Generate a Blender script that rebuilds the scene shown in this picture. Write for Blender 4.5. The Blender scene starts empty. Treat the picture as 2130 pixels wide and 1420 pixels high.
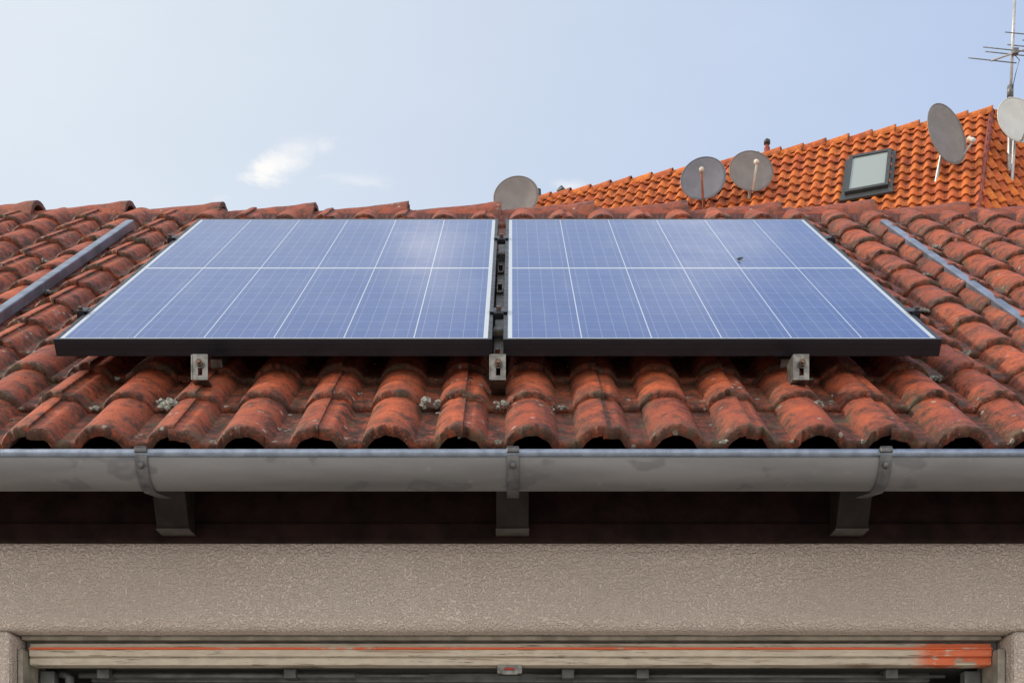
import bpy, math, random
import numpy as np
from mathutils import Vector, Matrix, noise
random.seed(4); np.random.seed(4)
H=1.5
scene=bpy.context.scene
scene.view_settings.view_transform='Standard'
scene.view_settings.look='None'
scene.view_settings.exposure=0
def R(x,y,z): return Vector((x,y,z+H))

# ------------------------------------------------------------ helpers
def link(o,parent=None):
    scene.collection.objects.link(o)
    if parent is not None:
        o.parent=parent
        o.matrix_parent_inverse=parent.matrix_basis.inverted()
    return o
def empty(name,loc=(0,0,0),mat=None):
    e=bpy.data.objects.new(name,None); e.empty_display_size=.1
    if mat is not None: e.matrix_basis=mat
    else: e.location=loc
    scene.collection.objects.link(e); 
    if mat is None: e.matrix_basis=Matrix.Translation(Vector(loc))
    return e
def meshobj(name,verts,faces,mat,parent=None,smooth=False,local=False):
    me=bpy.data.meshes.new(name); me.from_pydata([tuple(v) for v in verts],[],faces); me.update()
    if mat: me.materials.append(mat)
    if smooth:
        for p in me.polygons: p.use_smooth=True
    o=bpy.data.objects.new(name,me)
    scene.collection.objects.link(o)
    if parent is not None:
        o.parent=parent
        if not local: o.matrix_parent_inverse=parent.matrix_basis.inverted()
    return o
def bevel(o,w,seg=2):
    m=o.modifiers.new('b','BEVEL'); m.width=w; m.segments=seg; m.limit_method='ANGLE'; return o
def boxdata(x0,x1,y0,y1,z0,z1):
    v=[(x,y,z) for z in (z0,z1) for y in (y0,y1) for x in (x0,x1)]
    f=[(0,2,3,1),(4,5,7,6),(0,1,5,4),(2,6,7,3),(0,4,6,2),(1,3,7,5)]
    return v,f
def box(name,x0,x1,y0,y1,z0,z1,mat,parent=None,bv=0,local=False):
    dz=0 if local else H
    v,f=boxdata(x0,x1,y0,y1,z0+dz,z1+dz)
    o=meshobj(name,v,f,mat,parent,local=local)
    if bv: bevel(o,bv)
    return o
def sweep(name,path,rad,mat,parent=None,seg=12,smooth=True,local=False,cap=True):
    """tube through points; rad float or list"""
    path=[Vector(p) for p in path]; n=len(path)
    if not hasattr(rad,'__len__'): rad=[rad]*n
    V=[];F=[]
    up=Vector((0,0,1))
    t0=(path[1]-path[0]).normalized()
    if abs(t0.dot(up))>.9: up=Vector((1,0,0))
    for i,p in enumerate(path):
        t=(path[min(i+1,n-1)]-path[max(i-1,0)]).normalized()
        a=t.cross(up).normalized(); b=a.cross(t)
        for k in range(seg):
            an=2*math.pi*k/seg
            V.append(p+(a*math.cos(an)+b*math.sin(an))*rad[i])
    for i in range(n-1):
        for k in range(seg):
            F.append((i*seg+k,i*seg+(k+1)%seg,(i+1)*seg+(k+1)%seg,(i+1)*seg+k))
    if cap:
        F.append(tuple(range(seg-1,-1,-1))); F.append(tuple((n-1)*seg+k for k in range(seg)))
    return meshobj(name,V,F,mat,parent,smooth=smooth,local=local)
def extrude_profile(name,prof,x0,x1,mat,parent=None,closed=True,smooth=False,nx=1):
    """prof: list of (y,z) rel eye; extruded along x"""
    V=[];F=[];n=len(prof)
    for i in range(nx+1):
        x=x0+(x1-x0)*i/nx
        for y,z in prof: V.append((x,y,z+H))
    for i in range(nx):
        for k in range(n if closed else n-1):
            k2=(k+1)%n
            F.append((i*n+k,i*n+k2,(i+1)*n+k2,(i+1)*n+k))
    if closed:
        F.append(tuple(range(n-1,-1,-1))); F.append(tuple(nx*n+k for k in range(n)))
    return meshobj(name,V,F,mat,parent,smooth=smooth)

# ------------------------------------------------------------ node helper
class NT:
    def __init__(s,tree): s.t=tree; s.n=tree.nodes; s.l=tree.links
    def new(s,t,**k):
        n=s.n.new(t)
        for a,b in k.items(): setattr(n,a,b)
        return n
    def put(s,sock,v):
        if isinstance(v,bpy.types.NodeSocket): s.l.new(v,sock)
        elif v is not None:
            try: sock.default_value=v
            except Exception:
                sock.default_value=tuple(v)+(1,) if len(v)==3 else v
    def m(s,op,a,b=None,c=None,clamp=False):
        n=s.new('ShaderNodeMath',operation=op,use_clamp=clamp)
        s.put(n.inputs[0],a)
        if b is not None: s.put(n.inputs[1],b)
        if c is not None: s.put(n.inputs[2],c)
        return n.outputs[0]
    def mix(s,f,a,b,bt='MIX'):
        n=s.new('ShaderNodeMix',data_type='RGBA',blend_type=bt)
        s.put(n.inputs[0],f); s.put(n.inputs[6],a if isinstance(a,bpy.types.NodeSocket) else tuple(a)+(1,)); s.put(n.inputs[7],b if isinstance(b,bpy.types.NodeSocket) else tuple(b)+(1,))
        return n.outputs[2]
    def noise(s,vec,scale,detail=4,rough=.55,dist=0):
        n=s.new('ShaderNodeTexNoise'); 
        if vec is not None: s.l.new(vec,n.inputs['Vector'])
        n.inputs['Scale'].default_value=scale; n.inputs['Detail'].default_value=detail
        n.inputs['Roughness'].default_value=rough; n.inputs['Distortion'].default_value=dist
        return n.outputs['Fac']
    def vor(s,vec,scale,feature='F1'):
        n=s.new('ShaderNodeTexVoronoi',feature=feature)
        if vec is not None: s.l.new(vec,n.inputs['Vector'])
        n.inputs['Scale'].default_value=scale
        return n.outputs['Distance']
    def ramp(s,f,a,b,lo=0.,hi=1.):
        n=s.new('ShaderNodeMapRange',interpolation_type='SMOOTHSTEP')
        s.put(n.inputs[0],f); n.inputs[1].default_value=a; n.inputs[2].default_value=b
        n.inputs[3].default_value=lo; n.inputs[4].default_value=hi
        return n.outputs[0]
    def attr(s,name):
        return s.new('ShaderNodeAttribute',attribute_name=name).outputs['Fac']
    def mapping(s,vec,scale):
        n=s.new('ShaderNodeMapping'); s.l.new(vec,n.inputs[0]); n.inputs['Scale'].default_value=scale
        return n.outputs[0]
    def bump(s,h,strength=.5,dist=.01,normal=None):
        n=s.new('ShaderNodeBump'); s.put(n.inputs['Height'],h)
        n.inputs['Strength'].default_value=strength; n.inputs['Distance'].default_value=dist
        if normal is not None: s.l.new(normal,n.inputs['Normal'])
        return n.outputs[0]
def newmat(name):
    m=bpy.data.materials.new(name); m.use_nodes=True
    nt=NT(m.node_tree); b=nt.n['Principled BSDF']
    tc=nt.new('ShaderNodeTexCoord')
    return m,nt,b,tc.outputs['Object']
def simple(name,col,rough=.6,metal=0,var=.25,scale=30,bump=.0,col2=None,spec=.5):
    m,nt,b,o=newmat(name)
    n=nt.noise(o,scale,5)
    c2=col2 if col2 else tuple(c*(1-var) for c in col)
    nt.put(b.inputs['Base Color'],nt.mix(nt.ramp(n,.35,.65),c2,col))
    nt.put(b.inputs['Roughness'],nt.ramp(nt.noise(o,scale*2.3,3),.3,.7,max(0,rough-.08),min(1,rough+.08)))
    b.inputs['Metallic'].default_value=metal
    b.inputs['Specular IOR Level'].default_value=spec
    if bump: nt.put(b.inputs['Normal'],nt.bump(nt.noise(o,scale*4,4),bump,.004))
    return m

# ---- tile material (old concrete tile)
def tilemat(name,c1,c2,grime,gamount,scale=1.,moss=True):
    m,nt,b,o=newmat(name)
    r=nt.attr('rnd'); d=nt.attr('dirt')
    n1=nt.noise(o,9*scale,5,.6); n2=nt.noise(o,55*scale,6,.7); n3=nt.noise(o,170*scale,3,.7); n4=nt.noise(o,22*scale,5,.65,.4)
    col=nt.mix(nt.m('ADD',nt.m('MULTIPLY',r,.6),nt.m('MULTIPLY',nt.ramp(n1,.3,.7),.5),clamp=True),c1,c2)
    col=nt.mix(nt.m('MULTIPLY',nt.ramp(n2,.45,.75),.45),col,tuple(x*1.35 for x in c1))
    # grime
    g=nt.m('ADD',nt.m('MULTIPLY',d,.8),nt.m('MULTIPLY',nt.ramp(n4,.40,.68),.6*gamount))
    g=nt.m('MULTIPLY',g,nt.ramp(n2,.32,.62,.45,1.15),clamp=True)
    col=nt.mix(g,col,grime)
    # brown weathering film in patches
    film=nt.m('MULTIPLY',nt.ramp(nt.noise(o,3.2*scale,6,.7,.3),.45,.70),nt.ramp(n2,.35,.6))
    col=nt.mix(nt.m('MULTIPLY',film,.34*gamount),col,(.17,.095,.065))
    sp=nt.ramp(n3,.58,.68)
    col=nt.mix(nt.m('MULTIPLY',sp,.75*gamount,clamp=True),col,tuple(x*.6 for x in grime))
    if moss:
        v=nt.vor(o,26*scale); lm=nt.m('MULTIPLY',nt.ramp(v,.19,.10),nt.ramp(nt.noise(o,5*scale,3),.50,.60))
        col=nt.mix(nt.m('MULTIPLY',lm,.7),col,(.42,.38,.33))
        v2=nt.vor(o,75*scale); lm2=nt.m('MULTIPLY',nt.ramp(v2,.20,.12),nt.ramp(nt.noise(o,8*scale,3),.52,.62))
        col=nt.mix(nt.m('MULTIPLY',lm2,.4),col,(.36,.31,.26))
        mo=nt.m('MULTIPLY',nt.ramp(nt.noise(o,14*scale,6,.7),.52,.66),nt.m('MULTIPLY',d,.85))
        col=nt.mix(mo,col,(.095,.080,.045))
    nt.put(b.inputs['Base Color'],col)
    nt.put(b.inputs['Roughness'],nt.ramp(n2,.3,.7,.48,.80))
    b.inputs['Specular IOR Level'].default_value=.38
    h=nt.m('ADD',nt.m('MULTIPLY',n2,.7),nt.m('MULTIPLY',n3,.45))
    nt.put(b.inputs['Normal'],nt.bump(h,.8,.006/scale))
    return m
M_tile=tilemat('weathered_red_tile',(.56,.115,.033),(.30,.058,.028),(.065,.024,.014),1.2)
M_ridge=tilemat('weathered_ridge_tile',(.42,.090,.038),(.26,.057,.033),(.080,.033,.023),1.2)
M_htile=tilemat('orange_tile',(.84,.235,.030),(.50,.090,.020),(.12,.028,.012),.8,.35,False)

# ---- stucco
m,nt,b,o=newmat('roughcast_plaster'); M_wall=m
n1=nt.noise(o,170,2,.5,0); n2=nt.noise(o,1.3,4); n3=nt.noise(o,330,2); st=nt.noise(nt.mapping(o,(6,6,1.0)),1.5,4); n5=nt.noise(o,70,2)
c=nt.mix(nt.ramp(n2,.3,.7),(.68,.575,.50),(.75,.65,.575))
c=nt.mix(nt.m('MULTIPLY',nt.ramp(st,.5,.75),.20),c,(.58,.50,.45))
c=nt.mix(nt.ramp(n1,.47,.32,0,.32),c,(.46,.38,.33))
nt.put(b.inputs['Base Color'],c); b.inputs['Roughness'].default_value=.9
hh=nt.m('ADD',nt.m('ADD',nt.ramp(n1,.35,.65),nt.m('MULTIPLY',n3,.25)),nt.m('MULTIPLY',n5,.4))
nt.put(b.inputs['Normal'],nt.bump(hh,1.0,.005))

# ---- zinc
m,nt,b,o=newmat('zinc'); M_zinc=m
n1=nt.noise(nt.mapping(o,(1,5,5)),3,5,.6); n2=nt.noise(o,40,5); n3=nt.noise(nt.mapping(o,(1,1.3,1.6)),7,3,.5)
c=nt.mix(nt.ramp(n1,.3,.7),(.165,.163,.165),(.23,.226,.226))
blot=nt.m('MULTIPLY',nt.ramp(n3,.60,.64),nt.ramp(n3,.72,.66))
c=nt.mix(nt.m('MULTIPLY',blot,.55),c,(.11,.11,.12))
c=nt.mix(nt.ramp(n2,.62,.75,0,.35),c,(.31,.31,.31))
nt.put(b.inputs['Base Color'],c); b.inputs['Metallic'].default_value=.25
nt.put(b.inputs['Roughness'],nt.ramp(n1,.3,.7,.50,.70))
M_bracket=simple('galvanised_steel',(.15,.15,.155),.5,.5,.3,60)
M_bead=simple('zinc_bead',(.28,.33,.42),.35,.6,.3,30)
M_alu=simple('aluminium',(.27,.26,.24),.45,.8,.45,60)
M_steel=simple('bolt_steel',(.18,.12,.09),.4,.8,.4,90)
M_black=simple('black_anodised_frame',(.009,.009,.015),.38,.2,.2,20)
M_white=simple('backsheet_white',(.7,.7,.72),.5)
M_wood=simple('dark_stained_wood',(.021,.0085,.0075),.7,0,.6,14,.4,spec=.12)
M_wood2=simple('dark_brown_plate',(.021,.015,.014),.6,0,.4,20,spec=.2)
M_wood3=simple('brown_trim',(.06,.05,.045),.5,0,.4,20)
M_int=simple('garage_interior',(.05,.055,.05),.8,0,.4,3)
M_strip=simple('sheet_metal_flashing',(.27,.31,.40),.35,.6,.35,12)
M_moss=simple('lichen_clump',(.46,.46,.40),.95,0,.65,120,.8)
M_frame=simple('painted_door_frame',(.36,.33,.27),.6,0,.35,25,.2)
M_steelgrey=simple('grey_steel',(.19,.20,.20),.5,.3,.4,20)
M_red=simple('red_plastic',(.45,.03,.02),.4)
M_dish=simple('dish_grey',(.22,.195,.185),.5,0,.15,6)
M_dish2=simple('dish_light_grey',(.60,.60,.57),.5,0,.1,6)
M_dish3=simple('dish_dark_grey',(.17,.17,.20),.5,0,.15,6)
M_mast=simple('galvanised_mast',(.50,.50,.50),.4,.4,.2,20)
M_rust=simple('rusty_mast',(.42,.14,.06),.7,0,.4,10)
M_lnb=simple('lnb_plastic',(.65,.60,.52),.5,0,.2,10)
M_flash=simple('dark_red_flashing',(.28,.05,.025),.6,0,.3,10)
M_comb=simple('ridge_comb',(.11,.03,.02),.7,0,.3,10)
M_render=simple('house_render',(.55,.50,.42),.9,0,.15,2)
M_wframe=simple('dark_window_frame',(.05,.055,.055),.4,.2,.2,10)
m,nt,b,o=newmat('window_glass'); M_glass=m
b.inputs['Base Color'].default_value=(.28,.33,.32,1); b.inputs['Roughness'].default_value=.12; b.inputs['Specular IOR Level'].default_value=.9

# ---- photovoltaic glass
PW,PL=1.009,1.68
m,nt,b,o=newmat('photovoltaic_cells'); M_pv=m
sep=nt.new('ShaderNodeSeparateXYZ'); nt.l.new(o,sep.inputs[0]); X,Y=sep.outputs[0],sep.outputs[1]
cp=.1618; xm=(PW-6*cp)/2
rp=.0815; mid=.012; ym=(PL-20*rp-mid)/2
fx=nt.m('DIVIDE',nt.m('SUBTRACT',X,xm),cp)
colgap=nt.m('GREATER_THAN',nt.m('ABSOLUTE',nt.m('SUBTRACT',nt.m('FRACT',fx),.5)),.5-.0013/cp)
fb=nt.m('MULTIPLY',fx,5)
bus=nt.m('GREATER_THAN',.0008/(cp/5),nt.m('ABSOLUTE',nt.m('SUBTRACT',nt.m('FRACT',fb),.5)))
ymir=nt.m('ABSOLUTE',nt.m('SUBTRACT',Y,PL/2))
fy=nt.m('DIVIDE',nt.m('SUBTRACT',ymir,mid/2),rp)
rowgap=nt.m('GREATER_THAN',nt.m('ABSOLUTE',nt.m('SUBTRACT',nt.m('FRACT',fy),.5)),.5-.0012/rp)
outx=nt.m('GREATER_THAN',nt.m('ABSOLUTE',nt.m('SUBTRACT',X,PW/2)),3*cp-.001)
outy=nt.m('GREATER_THAN',nt.m('ABSOLUTE',nt.m('SUBTRACT',ymir,mid/2+5*rp)),5*rp-.001)
edge=nt.m('MAXIMUM',outx,outy)
vr=nt.new('ShaderNodeTexVoronoi'); nt.l.new(nt.mapping(o,(1,.6,1)),vr.inputs['Vector']); vr.inputs['Scale'].default_value=70
cid=nt.new('ShaderNodeTexWhiteNoise',noise_dimensions='2D')
cmb=nt.new('ShaderNodeCombineXYZ'); nt.l.new(nt.m('FLOOR',fx),cmb.inputs[0]); nt.l.new(nt.m('FLOOR',nt.m('DIVIDE',Y,rp)),cmb.inputs[1]); nt.l.new(cmb.outputs[0],cid.inputs['Vector'])
cell=nt.mix(nt.m('MULTIPLY',vr.outputs['Distance'],.8),(.014,.060,.25),(.026,.090,.33))
cell=nt.mix(nt.m('MULTIPLY',cid.outputs['Value'],.25),cell,(.010,.044,.20))
cell=nt.mix(nt.m('MULTIPLY',bus,.26),cell,(.50,.58,.68))
cell=nt.mix(nt.m('MULTIPLY',rowgap,.26),cell,(.55,.62,.72))
cell=nt.mix(nt.m('MULTIPLY',colgap,.75),cell,(.60,.68,.76))
cell=nt.mix(edge,cell,(.50,.56,.62))
dust=nt.noise(o,3,5,.6); dust2=nt.noise(nt.mapping(o,(5,1.2,1)),2.2,5,.6)
cell=nt.mix(nt.ramp(dust2,.4,.8,.01,.10),cell,(.42,.47,.52))
nt.put(b.inputs['Base Color'],cell)
nt.put(b.inputs['Roughness'],nt.ramp(dust,.3,.7,.08,.17))
b.inputs['IOR'].default_value=1.31

# ------------------------------------------------------------ roof geometry
PITCH=math.radians(35.1); cP,sP=math.cos(PITCH),math.sin(PITCH)
Y0,Z0=2.70,.862
def roofpt(x,s,h):   # h perpendicular
    return (x, Y0+cP*s-sP*h, Z0+sP*s+cP*h+H)
GA=.2425; NC=12; XS=-.108   # seam crown
def Sf(u):
    u=np.clip(np.abs(u),0,1); return (1-u**2)**.62
garage=empty('garage',(0,5,0))
def build_tiles():
    nu=60
    # each tile reaches a little past the seam crown so it really laps over its neighbour
    lx=np.linspace(-.004,.306,nu+1)
    HR=.034; TH=.015
    def top(x):
        h=np.zeros_like(x)
        for c,w in ((0,.055),(.15,.055),(.30,.055)):
            h=np.maximum(h,HR*Sf((x-c)/w))
        return TH+h
    def bot(x):
        h=np.zeros_like(x)
        for c,w in ((0,.043),(.15,.043),(.30,.043)):
            h=np.maximum(h,.027*Sf((x-c)/w))
        return h
    T=top(lx);B=bot(lx)
    lap=np.where(lx<.034,-.0060*np.clip((.034-lx)/.014,0,1),0)
    ss=np.array([0.,.004,.012,.035,.07,.11,.15,.20,.262])
    V=[];F=[];RND=[];DIRT=[]
    n=nu+1
    for c in range(NC):
        for k in range(-11,11):
            x0=XS+.3*k
            r=random.random(); dx=random.uniform(-.0015,.0015); ds=random.uniform(-.007,.007); dh=random.uniform(-.0008,.0015); rot=random.uniform(-.010,.010)
            xx=x0+lx+dx
            base=.014 if c else .008
            ln=np.array([noise.noise(Vector((x*70,c*7.3,k*3.1)))*.007+noise.noise(Vector((x*220,c*5.,1)))*.005 for x in xx])
            hn=np.array([noise.noise(Vector((x*90,c*3.3,5.)))*.002 for x in xx])
            if random.random()<.45:
                cx=x0+random.choice([.01,.03,.13,.16,.28,.29]); ln+=.014*np.exp(-((xx-cx)/.009)**2)
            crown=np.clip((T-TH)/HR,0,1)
            def add(sarr,harr,dirt):
                for i in range(n):
                    V.append(roofpt(xx[i],c*GA+sarr[i]+ds+rot*(lx[i]-.15),harr[i])); RND.append(r); DIRT.append(dirt[i])
            start=len(V)
            add(np.full(n,.16),B+lap+base*(1-.16/GA)+dh,np.full(n,1.))
            add(0+ln,B+lap+base+dh,np.full(n,1.))
            add(-.001+ln,(B*.7+T*.3)+lap+base+dh,np.full(n,.95))
            for j,s in enumerate(ss):
                f=1-s/GA
                rd=-.004 if j==0 else 0
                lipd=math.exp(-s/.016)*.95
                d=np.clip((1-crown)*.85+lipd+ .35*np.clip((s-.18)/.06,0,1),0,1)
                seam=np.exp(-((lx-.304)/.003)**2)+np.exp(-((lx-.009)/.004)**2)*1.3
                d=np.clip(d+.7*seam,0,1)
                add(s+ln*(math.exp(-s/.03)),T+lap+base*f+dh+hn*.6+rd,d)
            nr=3+len(ss)
            for j in range(nr-1):
                for i in range(nu):
                    a=start+j*n+i
                    F.append((a,a+1,a+n+1,a+n))
            for i0 in (0,n-1):
                for j in range(2,nr-1):
                    a=start+j*n+i0
                    p=V[a];q=V[a+n]
                    ii=len(V)
                    dn=.007
                    for t in (p,q):
                        V.append((t[0],t[1]+sP*dn,t[2]-cP*dn)); RND.append(r); DIRT.append(1.)
                    F.append((a,a+n,ii+1,ii))
    me=bpy.data.meshes.new('roof_tiles'); me.from_pydata(V,[],F); me.update()
    me.materials.append(M_tile)
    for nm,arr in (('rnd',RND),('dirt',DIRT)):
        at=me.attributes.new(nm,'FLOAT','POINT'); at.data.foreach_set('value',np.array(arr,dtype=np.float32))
    me.polygons.foreach_set('use_smooth',[True]*len(me.polygons))
    try: me.set_sharp_from_angle(angle=math.radians(50))
    except Exception: pass
    ob=bpy.data.objects.new('roof_tiles',me); link(ob,garage)
build_tiles()
SR=NC*GA+.045
extrude_profile('roof_deck',[(Y0+.05,Z0+.012),(Y0+cP*SR,Z0+sP*SR-.02),(Y0+2*cP*SR,Z0-.01),(Y0+2*cP*SR,Z0-.06),(Y0+cP*SR,Z0+sP*SR-.08),(Y0+.07,Z0-.03)],-3.35,3.15,M_wood,garage)
extrude_profile('rear_roof_slope',[(Y0+cP*SR,Z0+sP*SR+.01),(Y0+2*cP*SR+.06,Z0+.01),(Y0+2*cP*SR+.06,Z0-.005),(Y0+cP*SR,Z0+sP*SR-.01)],-3.35,3.15,M_ridge,garage)

# ridge tiles
def attr_const(me,r,d):
    a=me.attributes.new('rnd','FLOAT','POINT'); a.data.foreach_set('value',np.array(r,dtype=np.float32))
    a=me.attributes.new('dirt','FLOAT','POINT'); a.data.foreach_set('value',np.array(d,dtype=np.float32))
def ridge(name,P,D,Nh,length,plen,rad,parent,mat,lift=.012,jit=.004,arc=105,taper=(.90,.16)):
    V=[];F=[];RN=[];DI=[]
    D=Vector(D).normalized(); Nh=Vector(Nh).normalized(); U=Vector((0,0,1))
    k=0;a=0;seg=18;nl=10
    while a<length:
        r=random.random(); ja=random.uniform(-jit,jit); jt=random.uniform(-jit,jit)
        for sh in (0,1):
            st=len(V)
            for i in range(nl+1):
                t=i/nl; al=a-.03+(plen+.035)*t
                rr=rad*(taper[0]+taper[1]*t)-(.014 if sh else 0)
                if i>=nl-1 and not sh: rr+=.004
                for q in range(seg+1):
                    an=math.radians(-arc+2*arc*q/seg)
                    nn=noise.noise(Vector((al*25,q*.9,k)))*.0025
                    e=noise.noise(Vector((q*.8,k*3.,2)))*.006 if i in(0,nl) else 0
                    p=Vector(P)+D*(al+e)+Nh*(math.sin(an)*(rr+nn))+U*(math.cos(an)*(rr+nn)+lift*(t-.5)+ja*t+jt)
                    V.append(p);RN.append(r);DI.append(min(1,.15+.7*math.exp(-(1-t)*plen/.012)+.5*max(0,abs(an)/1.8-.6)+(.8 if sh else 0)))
            for i in range(nl):
                for q in range(seg):
                    b_=st+i*(seg+1)+q
                    F.append((b_,b_+1,b_+seg+2,b_+seg+1))
            if sh:
                for q in range(seg):
                    b_=st+nl*(seg+1)+q; c_=b_-(nl+1)*(seg+1)
                    F.append((b_,b_+1,c_+1,c_))
        a+=plen;k+=1
    me=bpy.data.meshes.new(name); me.from_pydata([tuple(v) for v in V],[],F); me.materials.append(mat)
    attr_const(me,RN,DI)
    for p in me.polygons: p.use_smooth=True
    try: me.set_sharp_from_angle(angle=math.radians(55))
    except Exception: pass
    ob=bpy.data.objects.new(name,me); link(ob,parent)
RY,RZ=Y0+cP*SR,Z0+sP*SR
x1040=(1040-1065)/2683*RY
ridge('ridge_tiles',R(x1040-.363*9,RY-.01,RZ-.090),(1,0,0),(0,1,0),6.5,.363,.126,garage,M_ridge,lift=.016,jit=.005,taper=(.88,.17))
V=[];F=[]
for i in range(0,641):
    x=-3.3+6.4*i/640
    d=.010 if i%2 else 0
    V+= [roofpt(x,NC*GA-.150+d+random.uniform(0,.004),.024),roofpt(x,NC*GA-.09,.042),roofpt(x,NC*GA-.150+d,.012)]
for i in range(640):
    a=i*3; F+=[(a,a+3,a+4,a+1),(a+2,a+5,a+3,a)]
f=meshobj('ridge_vent_strip',V,F,M_comb,garage)

# moss / lichen clumps on tiles
def clump(name,pts):
    V=[];F=[]
    for (x,s,h,r) in pts:
        for b_ in range(12):
            cx=x+random.uniform(-r,r);cs=s+random.uniform(-r,r)*.6;ch=h+random.uniform(-.2,.6)*r
            rr=r*random.uniform(.2,.45); st=len(V)
            N1,N2=6,8
            for i in range(N1+1):
                for j in range(N2):
                    th=math.pi*i/N1;ph=2*math.pi*j/N2
                    q=rr*(1+.6*noise.noise(Vector((th*2.3+b_,ph*2.,cx*50))))
                    V.append(roofpt(cx+q*math.sin(th)*math.cos(ph),cs+q*math.sin(th)*math.sin(ph),ch+q*.8*math.cos(th)))
            for i in range(N1):
                for j in range(N2):
                    F.append((st+i*N2+j,st+i*N2+(j+1)%N2,st+(i+1)*N2+(j+1)%N2,st+(i+1)*N2+j))
    return meshobj(name,V,F,M_moss,garage)
pan=lambda i:XS+.075+.15*i
pts=[]
for x,c,r in [(-.765,1,.021),(-.178,1,.019),(-.024,1,.014),(.085,1,.009),(.115,1,.010),(.68,1,.012),(-.93,1,.009),(.44,0,.008),(-.03,0,.007),(-.62,0,.006)]:
    pts.append((x,c*GA-.014,.036 if r>.01 else .028,r))
for i,c,r in [(7,4,.02),(8,5,.012),(-8,3,.01),(-6,2,.008),(9,7,.014),(-9,6,.012),(-10,8,.012),(10,9,.014),(8,3,.012),(7,2,.012)]:
    pts.append((pan(i)+random.uniform(-.015,.015),c*GA-.008,.028,r))
for _ in range(130):
    i=random.randint(-14,14);c=random.randint(0,11)
    pts.append((pan(i)+random.uniform(-.03,.03),c*GA+random.choice([-.006,random.uniform(0,.2)]),.026,random.uniform(.002,.006)))
clump('lichen_clumps',pts)

# metal strips running up the roof
for i,x in enumerate((-1.41,1.373)):
    w=.014; se=2.56
    V=[roofpt(x-w,0,.03),roofpt(x-w,0,.060),roofpt(x+w,0,.060),roofpt(x+w,0,.03)]
    V+=[roofpt(x-w,se,.03),roofpt(x-w,se,.060),roofpt(x+w,se,.060),roofpt(x+w,se,.03)]
    bevel(meshobj('metal_flashing_strip_%d'%(i+1),V,[(0,1,5,4),(1,2,6,5),(2,3,7,6),(0,3,2,1),(4,5,6,7),(0,4,7,3)],M_strip,garage),.003)

# ------------------------------------------------------------ gutter
gut=empty('rain_gutter',(0,2.66,H+.84))
gr=.058; gy,gz=2.662,.829; gk=.93
prof=[]
N=28
for i in range(N+1):
    an=math.pi+math.pi*i/N
    prof.append((gy+gr*math.cos(an),gz+gr*gk*math.sin(an)))
inner=[(gy+(y-gy)*.955,gz+(z-gz)*.955) for y,z in reversed(prof)]
extrude_profile('gutter_trough',prof+inner,-3.3,3.15,M_zinc,gut,smooth=True,nx=30)
sweep('gutter_bead',[R(-3.3,gy-gr+.002,gz+.004),R(3.15,gy-gr+.002,gz+.004)],.0085,M_bead,gut,seg=16)
for i,x in enumerate((-2.245,-1.5,-.748,.002,.754,1.51,2.26)):
    V=[];F=[];w=.0125
    pts=[]
    for j in range(15):
        an=math.pi*.985+math.radians(100)*j/14
        pts.append((gy+(gr+.0035)*math.cos(an),gz+(gr*gk+.0035)*math.sin(an)))
    pts=[(gy-gr-.008,gz+.012),(gy-gr-.0105,gz+.004)]+pts+[(gy+.12,gz-.035)]
    for (y,z) in pts:
        V+=[(x-w,y,z+H),(x+w,y,z+H)]
    for j in range(len(pts)-1): F.append((2*j,2*j+1,2*j+3,2*j+2))
    ob=meshobj('gutter_bracket_%d'%(i+1),V,F,M_bracket,gut,smooth=False)
    sm=ob.modifiers.new('s','SOLIDIFY'); sm.thickness=.003; sm.offset=0
    bevel(ob,.001,1)
    sweep('bracket_rivet_%d'%(i+1),[R(x,gy-gr-.001,gz-.022),R(x,gy-gr-.0075,gz-.022),R(x,gy-gr-.0095,gz-.022)],[.0065,.006,.003],M_bracket,gut,seg=12)
    bevel(box('bracket_tab_%d'%(i+1),x-.012,x+.012,gy-gr-.008,gy-gr+.03,gz+.0125,gz+.0155,M_bracket,gut),.001,1)

# ------------------------------------------------------------ eave woodwork
box('fascia_board',-3.3,3.1,2.925,2.955,.737,.93,M_wood,garage,.003)
box('fascia_lower_board',-3.3,3.1,2.915,2.9248,.737,.775,M_wood,garage,.003)
for i,x in enumerate((-2.26,-1.505,-.752,.001,.754,1.51,2.26)):
    zb=.748
    V=[(x-.036,2.80,.862+H),(x+.036,2.80,.862+H),(x-.036,2.862,zb+H),(x+.036,2.862,zb+H),
       (x-.036,2.9145,.94+H),(x+.036,2.9145,.94+H),(x-.036,2.9145,zb+H),(x+.036,2.9145,zb+H)]
    ob=meshobj('rafter_tail_%d'%(i+1),V,[(0,1,3,2),(4,6,7,5),(0,2,6,4),(1,5,7,3),(2,3,7,6),(0,4,5,1)],M_wood2,garage)
    bevel(ob,.002)
    box('rafter_end_trim_%d'%(i+1),x-.037,x+.037,2.858,2.914,zb-.0035,zb-.0005,M_wood3,garage)

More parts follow.
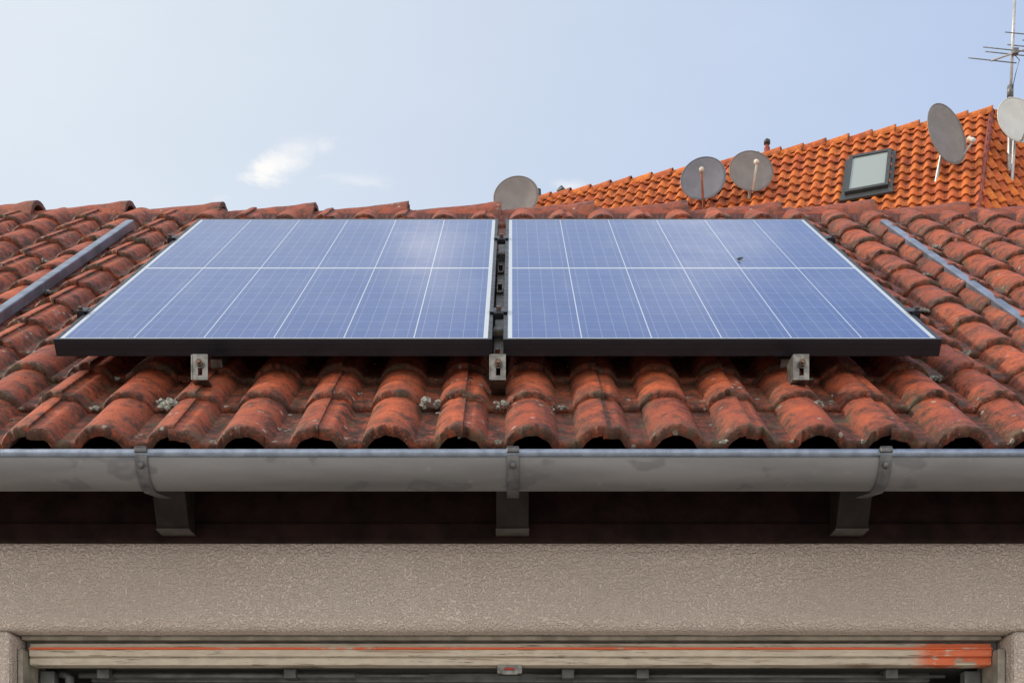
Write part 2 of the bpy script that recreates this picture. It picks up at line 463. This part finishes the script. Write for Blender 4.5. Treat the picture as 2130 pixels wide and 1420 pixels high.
# ------------------------------------------------------------ garage walls
DL,DR=-1.152,1.150; LT=.540; YW=2.96
def wallfront():
    nx,nz=240,24
    V=[];F=[]
    for j in range(nz+1):
        for i in range(nx+1):
            x=-3.2+6.2*i/nx; z=LT+(.90-LT)*j/nz
            y=YW+.003*noise.noise(Vector((x*3,z*3,0)))
            if j==0: y+=.018; z+= .002*noise.noise(Vector((x*9,0,3)))
            if j==1: y+=.004; z-=.006
            V.append((x,y,z+H))
    for j in range(nz):
        for i in range(nx):
            a=j*(nx+1)+i; F.append((a,a+1,a+nx+2,a+nx+1))
    st=len(V)
    for i in range(nx+1):
        x=-3.2+6.2*i/nx; V.append((x,3.20,LT+H+.001))
    for i in range(nx): F.append((i,st+i,st+i+1,i+1))
    meshobj('lintel_wall',V,F,M_wall,garage,smooth=True)
wallfront()
box('left_pier',-3.2,DL,YW+.001,3.2,-H+.004,LT-.0005,M_wall,garage,.012)
box('right_pier',DR,3.0,YW+.001,3.2,-H+.004,LT-.0005,M_wall,garage,.012)
box('left_wall',-3.2,-3.0,3.2,7.3,-H+.004,.85,M_wall,garage)
box('right_wall',2.8,3.0,3.2,7.3,-H+.004,.85,M_wall,garage)
box('rear_wall',-3.2,3.0,7.3,7.5,-H+.004,.85,M_wall,garage)
box('inner_partition_left',-1.5,-1.4,3.201,7.299,-H+.004,.80,M_int,garage)
box('inner_partition_right',1.4,1.5,3.201,7.299,-H+.004,.80,M_int,garage)
box('garage_ceiling',-2.99,2.79,3.2015,7.298,.81,.84,M_int,garage)
V=[(-3.2,YW+.05,.85+H),(-3.2,7.45,.85+H),(-3.2,RY,RZ-.09+H),(-3.15,YW+.05,.85+H),(-3.15,7.45,.85+H),(-3.15,RY,RZ-.09+H)]
gf=[(0,1,2),(3,5,4),(0,2,5,3),(1,4,5,2),(0,3,4,1)]
meshobj('left_gable',V,gf,M_wall,garage)
meshobj('right_gable',[(x+6.1,y,z) for x,y,z in V],gf,M_wall,garage)

# door frame
box('door_frame_head',DL+.003,DR-.003,3.05,3.10,.506,.5385,M_steelgrey,garage,.003)
box('door_frame_head_lip',DL+.003,DR-.003,3.020,3.0498,.5295,.5385,M_frame,garage,.002)
box('door_frame_jamb_left',DL+.002,DL+.014,3.00,3.10,-H+.004,.505,M_frame,garage,.002)
box('door_frame_jamb_right',DR-.020,DR-.002,3.00,3.10,-H+.004,.505,M_frame,garage,.002)
box('door_frame_inner_left',DL+.0145,DL+.05,3.105,3.14,-H+.004,.470,M_steelgrey,garage,.003)
box('door_frame_inner_right',DR-.06,DR-.0205,3.105,3.14,-H+.004,.470,M_steelgrey,garage,.003)

# chipped paint for the door edge
m,nt,b,o=newmat('chipped_white_paint'); M_chip=m
sep=nt.new('ShaderNodeSeparateXYZ'); nt.l.new(o,sep.inputs[0]); X,Z=sep.outputs[0],sep.outputs[2]
ns=nt.noise(nt.mapping(o,(2.2,10,60)),1.6,6,.6); nf=nt.noise(nt.mapping(o,(9,30,160)),1.5,5,.7); nb=nt.noise(nt.mapping(o,(12,12,30)),2.,5,.6)
c=nt.mix(nt.ramp(nb,.3,.7),(.60,.53,.42),(.50,.43,.34))
c=nt.mix(nt.ramp(ns,.55,.65,0,.75),c,(.26,.16,.10))
om=nt.m('MULTIPLY',nt.ramp(X,.93,.99),nt.ramp(nt.m('ADD',nb,nt.m('MULTIPLY',nt.ramp(Z,.478+H,.505+H),.12)),.42,.50))
c=nt.mix(nt.m('MULTIPLY',om,.9),c,(.72,.13,.035))
c=nt.mix(nt.ramp(nf,.58,.66,0,.8),c,(.08,.055,.04))
nt.put(b.inputs['Base Color'],c); b.inputs['Roughness'].default_value=.7
nt.put(b.inputs['Normal'],nt.bump(nt.m('ADD',ns,nf),.5,.003))
m,nt,b,o=newmat('orange_line_paint'); M_oline=m
nn=nt.noise(nt.mapping(o,(3,3,3)),2.,6,.7)
nt.put(b.inputs['Base Color'],nt.mix(nt.ramp(nn,.33,.45),(.50,.40,.30),(.68,.11,.03))); b.inputs['Roughness'].default_value=.7
dx0,dx1=DL+.017,DR-.022
box('door_edge_upper',dx0,dx1,3.036,3.08,.5132,.5235,M_chip,garage,.002)
box('door_edge_line',dx0,dx1,3.0285,3.08,.5086,.5130,M_oline,garage)
box('door_edge_middle',dx0,dx1,3.030,3.08,.492,.5084,M_chip,garage,.002)
box('door_edge_groove',dx0,dx1,3.038,3.08,.4885,.4918,M_chip,garage)
box('door_edge_lower',dx0,dx1,3.033,3.08,.472,.4883,M_chip,garage,.002)
box('door_leaf',dx0+.01,dx1-.01,3.0805,5.1,.475,.515,M_int,garage)
for i,y in enumerate((3.17,3.45,3.85,4.3)):
    box('door_leaf_rib_%d'%(i+1),dx0+.10,dx1-.10,y,y+.03,.452,.4745,M_steelgrey,garage,.003)
bevel(box('door_lock_plate',-.035,.024,3.036,3.07,.452,.4715,M_alu,garage),.003)
V=[(-.035,3.034,.4715),(.024,3.034,.4715),(.012,3.034,.450),(-.022,3.034,.450)]
V2=[(x,y+.02,z) for x,y,z in V]
meshobj('door_lock_catch',[(x,y-.004,z+H) for x,y,z in V]+[(x,y,z+H) for x,y,z in V2],[(0,3,2,1),(0,1,5,4),(1,2,6,5),(2,3,7,6),(3,0,4,7)],M_alu,garage)
box('door_lock_button',-.018,.005,3.024,3.0298,.460,.4655,M_red,garage,.002)
sweep('door_spring_tube',[R(-1.05,3.13,.462),R(-.38,3.13,.462)],.007,M_steelgrey,garage)
sweep('door_spring_tube_end',[R(-.37,3.13,.462),R(-.20,3.13,.462)],.004,M_steelgrey,garage)
sweep('door_rod',[R(.06,3.13,.462),R(1.05,3.13,.460)],.0045,M_steelgrey,garage)
for i,x in enumerate((-1.0,-.55,.12,.30,.9)):
    box('door_bracket_%d'%(i+1),x,x+.03,3.105,3.16,.452,.4745,M_steelgrey,garage,.002)
sweep('door_lever',[R(-1.09,3.12,.465),R(-1.07,3.12,.455),R(-1.06,3.12,.30)],.011,M_steelgrey,garage)
box('door_rail_left',DL+.06,DL+.10,3.15,5.2,.40,.43,M_steelgrey,garage,.003)
box('door_rail_right',DR-.10,DR-.06,3.15,5.2,.40,.43,M_steelgrey,garage,.003)

# ------------------------------------------------------------ solar panels
PY,PZ=2.965,1.21
def panelM(x): 
    return Matrix.Translation(R(x,PY,PZ)) @ Matrix.Rotation(PITCH,4,'X')
def panel(x):
    e=empty('solar_panel',mat=panelM(x))
    th=.038; lip=.010
    box('cell_glass',lip,PW-lip,lip,PL-lip,-.006,-.0015,M_pv,e,local=True)
    box('backsheet',lip,PW-lip,lip,PL-lip,-.010,-.0065,M_white,e,local=True)
    box('frame_bottom',0,PW,0,lip,-th,0,M_black,e,.0012,True)
    box('frame_top',0,PW,PL-lip,PL,-th,0,M_black,e,.0012,True)
    box('frame_left',0,lip,lip+.0002,PL-lip-.0002,-th,-.0003,M_black,e,.0012,True)
    box('frame_right',PW-lip,PW,lip+.0002,PL-lip-.0002,-th,-.0003,M_black,e,.0012,True)
    for q,z in enumerate((-.012,-.022)):
        box('frame_rib_%d'%(q+1),.002,PW-.002,-.0012,.001,z,z+.002,M_black,e,0,True)
    bb=box('junction_box',PW/2-.06,PW/2+.06,PL-.25,PL-.15,-.03,-.011,M_black,e,.002,True)
    return e
p1=panel(-1.055); p2=panel(-.020)
ml=panelM(-.020)
lf=empty('fallen_leaf',mat=ml@Matrix.Translation((.575+.10,.93,.0)))
V=[(0,0,.001),(.010,.004,.004),(.016,.018,.008),(.008,.032,.006),(-.004,.024,.003),(.004,.014,.0005)]
meshobj('leaf_blade',V,[(0,1,5),(1,2,5),(2,3,5),(3,4,5),(4,0,5)],M_black,lf,local=True)

# mounting
mt=empty('panel_mounting_rack',mat=panelM(0))
for q,y in enumerate((.28,1.30)):
    bevel(box('cross_rail_%d'%(q+1),-1.085,1.022,y-.014,y+.014,-.056,-.0385,M_alu,mt,local=True),.003)
    box('mid_clamp_%d'%(q+1),-.045,-.021,y-.030,y+.030,-.012,.004,M_black,mt,.002,True)
    box('mid_clamp_cap_%d'%(q+1),-.056,-.010,y-.022,y+.022,.0012,.005,M_black,mt,.0015,True)
    sweep('mid_clamp_bolt_%d'%(q+1),[(-.033,y,.004),(-.033,y,.013)],.007,M_steel,mt,seg=6,smooth=False,local=True)
    for sd,x in enumerate((-1.0555,.9895)):
        d=-1 if sd==0 else 1
        xa,xb=sorted((x,x+d*.018))
        box('end_clamp_%d_%d'%(q+1,sd+1),xa,xb,y-.02,y+.02,-.034,.003,M_black,mt,.002,True)
        xa,xb=sorted((x-d*.008,x+d*.018))
        box('end_clamp_cap_%d_%d'%(q+1,sd+1),xa,xb,y-.02,y+.02,.0035,.006,M_black,mt,.001,True)
        sweep('end_clamp_bolt_%d_%d'%(q+1,sd+1),[(x+d*.012,y,.006),(x+d*.012,y,.012)],.006,M_steel,mt,seg=6,smooth=False,local=True)
for q,x in enumerate((-.700,-.031,.650)):
    box('slope_rail_%d'%(q+1),x-.014,x+.014,.06,PL-.03,-.080,-.0585,M_alu,mt,.002,True)
    zc=1.118; y=2.895
    w=.017
    sl=.005
    for nm,a in (('l',(-w,-sl,-.028,.030)),('r',(sl,w,-.028,.030)),('t',(-sl+.0001,sl-.0001,.016,.030)),('b',(-sl+.0001,sl-.0001,-.028,-.018))):
        V,F=boxdata(x+a[0],x+a[1],y,y+.004,zc+a[2]+H,zc+a[3]+H)
        meshobj('foot_plate_%d_%s'%(q+1,nm),V,F,M_alu,mt)
    V,F=boxdata(x-w,x+w,y+.0042,y+.10,zc-.028+H,zc-.024+H); meshobj('foot_base_%d'%(q+1),V,F,M_alu,mt)
    V,F=boxdata(x-w-.003,x-w-.0002,y-.002,y+.06,zc-.028+H,zc+.028+H); meshobj('foot_flange_%d'%(q+1),V,F,M_alu,mt)
    sweep('foot_washer_%d'%(q+1),[R(x,y-.003,zc+.008),R(x,y+.001,zc+.008)],.0105,M_alu,mt,seg=20,smooth=False)
    sweep('foot_bolt_%d'%(q+1),[R(x,y-.011,zc+.008),R(x,y-.0032,zc+.008)],.0085,M_steel,mt,seg=6,smooth=False)
    sweep('foot_bolt_end_%d'%(q+1),[R(x,y-.018,zc+.008),R(x,y-.0112,zc+.008)],.0045,M_steel,mt,seg=10,smooth=False)
for q,y in enumerate((.06,.52,.80,1.08)):
    box('roof_hook_%d'%(q+1),-.044,-.024,y-.02,y+.02,-.056,-.050,M_alu,mt,.002,True)
    sweep('hook_bolt_%d'%(q+1),[(-.034,y,-.05),(-.034,y,-.035)],.007,M_steel,mt,seg=6,smooth=False,local=True)

# ------------------------------------------------------------ background house
house=empty('tiled_roof_house',(4,24,0))
d=Vector((.936,-.351,0)).normalized(); nh=Vector((-.351,-.936,0)).normalized()
A=math.radians(52); dn=(nh*math.cos(A)+Vector((0,0,-math.sin(A)))).normalized()
P2=R(7.62,20.5,11.97)
def tiled_face(name,O,dd,down,a0,a1,slant,k,col=.190,course=.265,rh=.045,k0=0):
    Nn=dd.cross(down); 
    if Nn.z<0: Nn=-Nn
    Nn.normalize()
    V=[];F=[];RN=[];DI=[]
    per=10
    lo=a0+min(0,k0*slant)-.5; hi=a1+max(0,k*slant)+.5
    na=int(round((hi-lo)/col))*per
    al=lo+np.arange(na+1)*col/per
    ph=(np.arange(na+1)%per)/per
    hr=np.where(ph<.62,np.sin(np.clip(ph/.62,0,1)*math.pi)**.8*rh,0)
    cid=np.arange(na+1)//per
    nc=int(slant/course)
    for c in range(nc):
        rn=np.random.rand(na//per+2)
        jit=np.random.uniform(-.010,.010,na//per+2)
        st=len(V)
        for j,(s,e) in enumerate(((1.0,.0),(1.0,.030),(.93,.032),(.5,.016),(0,.0),(-.12,-.004))):
            sv=(c+s)*course
            for i in range(na+1):
                a=min(max(al[i],a0+k0*sv),a1+k*sv)
                p=O+dd*a+down*(sv+(jit[cid[i]] if j<3 else 0))+Nn*(hr[i]*(1 if j else .6)+e-.0)
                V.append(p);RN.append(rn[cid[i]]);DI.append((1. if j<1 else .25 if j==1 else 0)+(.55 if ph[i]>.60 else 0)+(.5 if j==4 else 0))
        n=na+1
        for j in range(5):
            for i in range(na):
                q=st+j*n+i; 
                F.append((q,q+1,q+n+1,q+n))
    me=bpy.data.meshes.new(name); me.from_pydata([tuple(v) for v in V],[],F); me.materials.append(M_htile)
    attr_const(me,RN,DI)
    for p in me.polygons: p.use_smooth=True
    try: me.set_sharp_from_angle(angle=math.radians(55))
    except Exception: pass
    ob=bpy.data.objects.new(name,me); link(ob,house)
SL=7.2
LEN=7.70
hvec=Vector((-.77,-1.57,-2.23)); e2=Vector((.9,.43,0)).normalized()
kmain=hvec.dot(d)/hvec.dot(dn)
tiled_face('main_roof_slope',P2,d,dn,-LEN,0,SL,kmain)
down2=(hvec-e2*hvec.dot(e2)); k2=hvec.dot(e2)/down2.length; down2.normalize()
tiled_face('side_roof_slope',P2,e2,down2,0,5,SL*.96,0,k0=k2)
nb=-nh; dnb=(nb*math.cos(A)+Vector((0,0,-math.sin(A)))).normalized()
tiled_face('rear_roof_slope_house',P2,d,dnb,-LEN,0,SL,0)
ridge('house_ridge_tiles',P2-d*(LEN+.05)+Vector((0,0,-.06)),d,nh,LEN-.1,.37,.12,house,M_htile,lift=.03,jit=.006)
ridge('house_side_ridge_tiles',P2+Vector((0,0,-.06)),e2,Vector((e2.y,-e2.x,0)),5,.37,.12,house,M_htile,lift=.03)
w=4.0
dropz=12-w*math.tan(A)
def pl(a,b_): 
    p=Vector((7.62,20.5,0))+d*a+nh*b_; return p
c0=pl(-LEN+.1,w);c1=pl(-.9,w);c2_=c1+Vector((e2.x,e2.y,0))*5.5;c3=c2_-nh*2*w;c4=pl(-LEN+.1,-w)
poly=[c0,c1,c2_,c3,c4]
V=[(p.x,p.y,0.004) for p in poly]+[(p.x,p.y,dropz+H-.35) for p in poly]
F=[tuple(range(5,10))]+[(i,(i+1)%5,(i+1)%5+5,i+5) for i in range(5)]
meshobj('house_walls',V,F,M_render,house)
ap=pl(-LEN+.1,0)
g0=Vector((c0.x,c0.y,dropz+H-.35));g4=Vector((c4.x,c4.y,dropz+H-.35));g2=Vector((ap.x,ap.y,12+H-.22))
meshobj('gable_wall',[g0,g4,g2,g0+d*.2,g4+d*.2,g2+d*.2],[(0,1,2),(3,5,4),(0,2,5,3),(1,4,5,2)],M_render,house)
hv=hvec.normalized()
sweep('hip_cap',[P2+Vector((0,-.02,.0)),P2+hv*7.0+Vector((0,-.02,0))],.045,M_flash,house,seg=12)
# skylight
Nn=d.cross(dn); Nn=Nn if Nn.z>0 else -Nn
C=R(5.60,20.25,10.84)
C=C-Nn*((C-P2).dot(Nn))
K=.90
def plate(name,cu,cv,wu,wv,h0,h1,mat,ctr=C):
    V=[]
    for h in (h0,h1):
        for sv in (-1,1):
            for su in (-1,1):
                V.append(ctr+d*K*(cu+su*wu/2)-dn*K*1.12*(cv+sv*wv/2)+Nn*h)
    return meshobj(name,V,[(0,2,3,1),(4,5,7,6),(0,1,5,4),(2,6,7,3),(0,4,6,2),(1,3,7,5)],mat,house)
plate('skylight_flashing',0,-.02,.86,1.30,.02,.06,M_wframe)
for nm,a in (('left',(-.33,0,.06,1.18)),('right',(.33,0,.06,1.18)),('top',(0,.555,.60,.07)),('bottom',(0,-.555,.60,.07))):
    plate('skylight_frame_'+nm,a[0],a[1],a[2],a[3],.0605,.13,M_wframe)
plate('skylight_glass',0,0,.60,1.04,.10,.11,M_glass)
plate('skylight_apron',0,-.68,.88,.13,.05,.085,M_wframe)
# vents
sweep('roof_vent_pipe',[R(4.35,22.0,11.85),R(4.35,22.0,12.24),R(4.35,22.0,12.25),R(4.35,22.0,12.34)],[.08,.05,.035,.035],M_flash,house)
sweep('roof_vent_cap',[R(4.35,22.0,12.30),R(4.35,22.0,12.36),R(4.35,22.0,12.39)],[.055,.055,.02],M_wframe,house)
sweep('small_chimney_cowl',[R(.887,23.15,11.9),R(.887,23.15,12.09),R(.887,23.15,12.10),R(.887,23.15,12.13),R(.887,23.15,12.20)],[.075,.07,.09,.08,.012],M_wframe,house,seg=4,smooth=False)
sweep('gable_finial',[R(.475,23.15,11.8),R(.475,23.15,12.13)],[.06,.045],M_wframe,house)

# ------------------------------------------------------------ satellite dishes
def dish(center,rx,rz,face,foot,mat,matm,arm=True,roll=0,label='satellite_dish',armx=0.,army=-.35):
    center=Vector(center)
    f=Vector(face).normalized()
    side=f.cross(Vector((0,0,1))).normalized(); up=side.cross(f)
    M=Matrix((-side,up,f)).transposed().to_4x4()
    M=Matrix.Translation(center)@M@Matrix.Rotation(roll,4,'Z')
    e=empty(label,mat=M)
    V=[];F=[];nr,ns=8,48
    dep=.14*rx
    for layer,off in ((0,0),(1,-.012)):
        for i in range(nr+1):
            t=i/nr
            for k in range(ns):
                an=2*math.pi*k/ns
                V.append((rx*t*math.cos(an),rz*t*math.sin(an),dep*(t*t-1)+off))
    n1=(nr+1)*ns
    for L in (0,1):
        for i in range(nr):
            for k in range(ns):
                a=L*n1+i*ns+k;b_=L*n1+i*ns+(k+1)%ns
                F.append((a,b_,b_+ns,a+ns) if L==0 else (a,a+ns,b_+ns,b_))
    for k in range(ns):
        a=nr*ns+k;b_=nr*ns+(k+1)%ns; F.append((a,b_,b_+n1,a+n1))
    meshobj('reflector',V,F,mat,e,smooth=True,local=True)
    rim=[(rx*math.cos(2*math.pi*k/ns),rz*math.sin(2*math.pi*k/ns),-.004) for k in range(ns+1)]
    sweep('rim',rim,.008,mat,e,seg=8,local=True)
    box('back_bracket',-.07,.07,-.12,.08,-dep-.10,-dep-.013,M_steelgrey,e,.01,True)
    if arm:
        end=(armx,rz*army,rx*1.05)
        sweep('feed_arm',[(0,-rz*.75,-dep-.03),(0,-rz*1.0,.03),end],.018,matm,e,seg=8,local=True)
        sweep('lnb',[(armx,rz*(army-.03),rx*1.12),(armx,rz*(army+.05),rx*1.02),(armx,rz*(army+.11),rx*.93),(armx,rz*(army+.15),rx*.88)],[.028,.036,.030,.042],M_lnb,e,seg=14,local=True)
    bp=M@Vector((0,0,-dep-.06))
    ft=Vector(foot)
    top=Vector((bp.x,bp.y,bp.z+.08))
    sweep('mast',[ft,Vector((ft.x,ft.y,ft.z+.05)),Vector((bp.x,bp.y,bp.z-.22)),top],[.026]*4,matm,e,seg=10)
    sweep('mast_collar',[ft,ft+Vector((0,0,.16))],[.09,.035],M_flash,e,seg=12)
    return e
e=dish(R(.07,22.75,11.80),.40,.38,(-.15,-.95,.10),R(.22,23.4,9.6),M_dish,M_mast,arm=False)
e=dish(R(3.115,21.0,11.19),.365,.37,(-.22,-.95,.12),R(3.15,21.25,10.62),M_dish3,M_rust)
e=dish(R(3.86,20.8,11.20),.355,.35,(.05,-.95,.12),R(3.85,21.0,10.62),M_dish,M_lnb)
e=dish(R(6.58,19.5,11.06),.37,.47,(.42,-.85,.10),R(6.42,19.62,10.20),M_dish,M_mast,roll=math.radians(16),army=-.75)
e=dish(R(7.66,19.5,11.27),.355,.37,(.22,-.95,.15),R(7.62,19.75,9.9),M_dish2,M_mast)

# TV aerial
an=empty('tv_aerial',R(7.62,19.78,11))
sweep('mast_lower',[R(7.62,19.78,9.8),R(7.64,19.78,11.9)],.036,M_mast,an)
sweep('mast_upper',[R(7.64,19.78,11.7),R(7.73,19.78,13.8)],.023,M_mast,an)
sweep('mast_clamp',[R(7.64,19.78,11.78),R(7.642,19.78,11.95)],.048,M_steelgrey,an)
Bc=R(7.685,19.72,12.42)
bd=Vector((.62,.10,.26)).normalized()
sweep('boom',[Bc-bd*.42,Bc+bd*.75],.014,M_mast,an,seg=6)
ed=Vector((.93,-.18,-.22)).normalized()
for q,(t,l,o_) in enumerate(((-.40,.36,0),(-.06,.42,.06),(-.02,.42,-.02),(.30,.36,0),(.55,.34,0))):
    c_=Bc+bd*t+Vector((0,0,o_))
    sweep('element_%d'%(q+1),[c_-ed*l,c_+ed*l],.008,M_steelgrey,an,seg=6)
c_=R(7.70,19.72,12.72); sweep('element_top',[c_-ed*.16,c_+ed*.5],.008,M_steelgrey,an,seg=6)
box('aerial_box',7.64,7.73,19.66,19.74,12.38,12.47,M_steelgrey,an,.01)
sweep('cable',[R(7.68,19.73,12.40),R(7.75,19.70,12.3),R(7.70,19.72,12.1),R(7.66,19.73,11.9)],.006,M_black,an,seg=6)

# ------------------------------------------------------------ ground
m,nt,b,o=newmat('concrete_yard'); M_gr=m
nt.put(b.inputs['Base Color'],nt.mix(nt.ramp(nt.noise(o,.6,6),.3,.7),(.38,.35,.31),(.47,.44,.40))); b.inputs['Roughness'].default_value=.9
nt.put(b.inputs['Normal'],nt.bump(nt.noise(o,80,4),.5,.005))
meshobj('ground',[(-400,-400,0),(400,-400,0),(400,400,0),(-400,400,0)],[(0,1,2,3)],M_gr)

# ------------------------------------------------------------ world & sun
S=Vector((-1.0,.12,.66)).normalized()
elev=math.asin(S.z); rot=math.atan2(S.x,S.y)
w_=bpy.data.worlds.new('World'); scene.world=w_; w_.use_nodes=True
nt=NT(w_.node_tree); bg=nt.n['Background']
sky=nt.new('ShaderNodeTexSky',sky_type='NISHITA'); sky.sun_disc=False
sky.sun_elevation=elev; sky.sun_rotation=rot; sky.air_density=1.0; sky.dust_density=2.2; sky.ozone_density=1.5; sky.altitude=100
tc=nt.new('ShaderNodeTexCoord'); G=tc.outputs['Generated']
sp=nt.new('ShaderNodeSeparateXYZ'); nt.l.new(G,sp.inputs[0])
front=nt.m('GREATER_THAN',sp.outputs[1],.05)
yy=nt.m('MAXIMUM',sp.outputs[1],.05)
p_=nt.m('DIVIDE',sp.outputs[0],yy); q_=nt.m('DIVIDE',sp.outputs[2],yy)
cn=nt.noise(nt.mapping(G,(1,1,2.2)),16,7,.62,.5); cn2=nt.noise(nt.mapping(G,(1,1,2.5)),3.0,5,.55,.2)
def blob(px,py,rx,ry,rotd,lo,hi,amt,nz=3.0):
    c,s=math.cos(rotd),math.sin(rotd)
    dx=nt.m('SUBTRACT',p_,px); dy=nt.m('SUBTRACT',q_,py)
    u=nt.m('DIVIDE',nt.m('ADD',nt.m('MULTIPLY',dx,c),nt.m('MULTIPLY',dy,s)),rx)
    v=nt.m('DIVIDE',nt.m('SUBTRACT',nt.m('MULTIPLY',dy,c),nt.m('MULTIPLY',dx,s)),ry)
    r=nt.m('SQRT',nt.m('ADD',nt.m('MULTIPLY',u,u),nt.m('MULTIPLY',v,v)))
    k=nt.m('ADD',nt.m('SUBTRACT',1.0,r),nt.m('MULTIPLY',nt.m('SUBTRACT',cn,.5),nz))
    return nt.m('MULTIPLY',nt.ramp(k,lo,hi),amt)
f=blob(-.190,.541,.040,.013,math.radians(25),-.1,1.1,1.0,4.5)
for a in ((-.11,.530,.045,.010,.0,.1,1.6,.5),(.047,.527,.03,.008,0.,.1,1.2,.6),(-.165,.556,.03,.02,.3,.2,1.8,.5)):
    f=nt.m('MAXIMUM',f,blob(*a))
f=nt.m('MULTIPLY',f,front)
f2=nt.m('MAXIMUM',blob(-.085,.99,.05,.08,0.,-.3,1.3,1.,1.),blob(.19,.97,.09,.13,.0,-.2,1.5,.9,1.5))
f2=nt.m('MULTIPLY',f2,front)
# bright summer haze: thickest toward the horizon and toward the sun side
sd=nt.new('ShaderNodeVectorMath',operation='DOT_PRODUCT'); nt.l.new(G,sd.inputs[0]); sd.inputs[1].default_value=tuple(S)
sunside=nt.ramp(sd.outputs['Value'],-.05,.72)
low=nt.ramp(sp.outputs[2],.70,.2)
haze=nt.mix(sunside,(3.85,4.9,7.1),(6.8,7.25,7.6))
haze=nt.mix(nt.m('MULTIPLY',low,.40),haze,(5.9,6.6,7.4))
# added fill: unseen sky behind the camera brightened to light wall and tiles
back_fill=nt.ramp(sp.outputs[1],-.05,-.5)
haze=nt.mix(back_fill,haze,(12.2,11.8,11.3))
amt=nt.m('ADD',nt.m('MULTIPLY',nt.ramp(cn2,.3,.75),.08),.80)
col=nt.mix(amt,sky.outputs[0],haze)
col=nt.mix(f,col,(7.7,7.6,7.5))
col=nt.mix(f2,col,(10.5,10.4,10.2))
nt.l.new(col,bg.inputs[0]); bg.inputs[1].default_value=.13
sun=bpy.data.lights.new('sun','SUN'); sun.energy=2.7; sun.angle=math.radians(2.0); sun.color=(1,.86,.68)
so=bpy.data.objects.new('sun',sun); scene.collection.objects.link(so)
so.rotation_euler=S.to_track_quat('Z','Y').to_euler(); so.location=(-20,5,20)

# ------------------------------------------------------------ camera
cam=bpy.data.cameras.new('camera'); cam.lens=2683/2130*36; cam.sensor_width=36
cam.shift_y=(1800-710)/2130; cam.clip_end=2000; cam.clip_start=.05
co=bpy.data.objects.new('camera',cam); scene.collection.objects.link(co)
co.location=(0,0,H); co.rotation_euler=(math.radians(90),0,0)
scene.camera=co
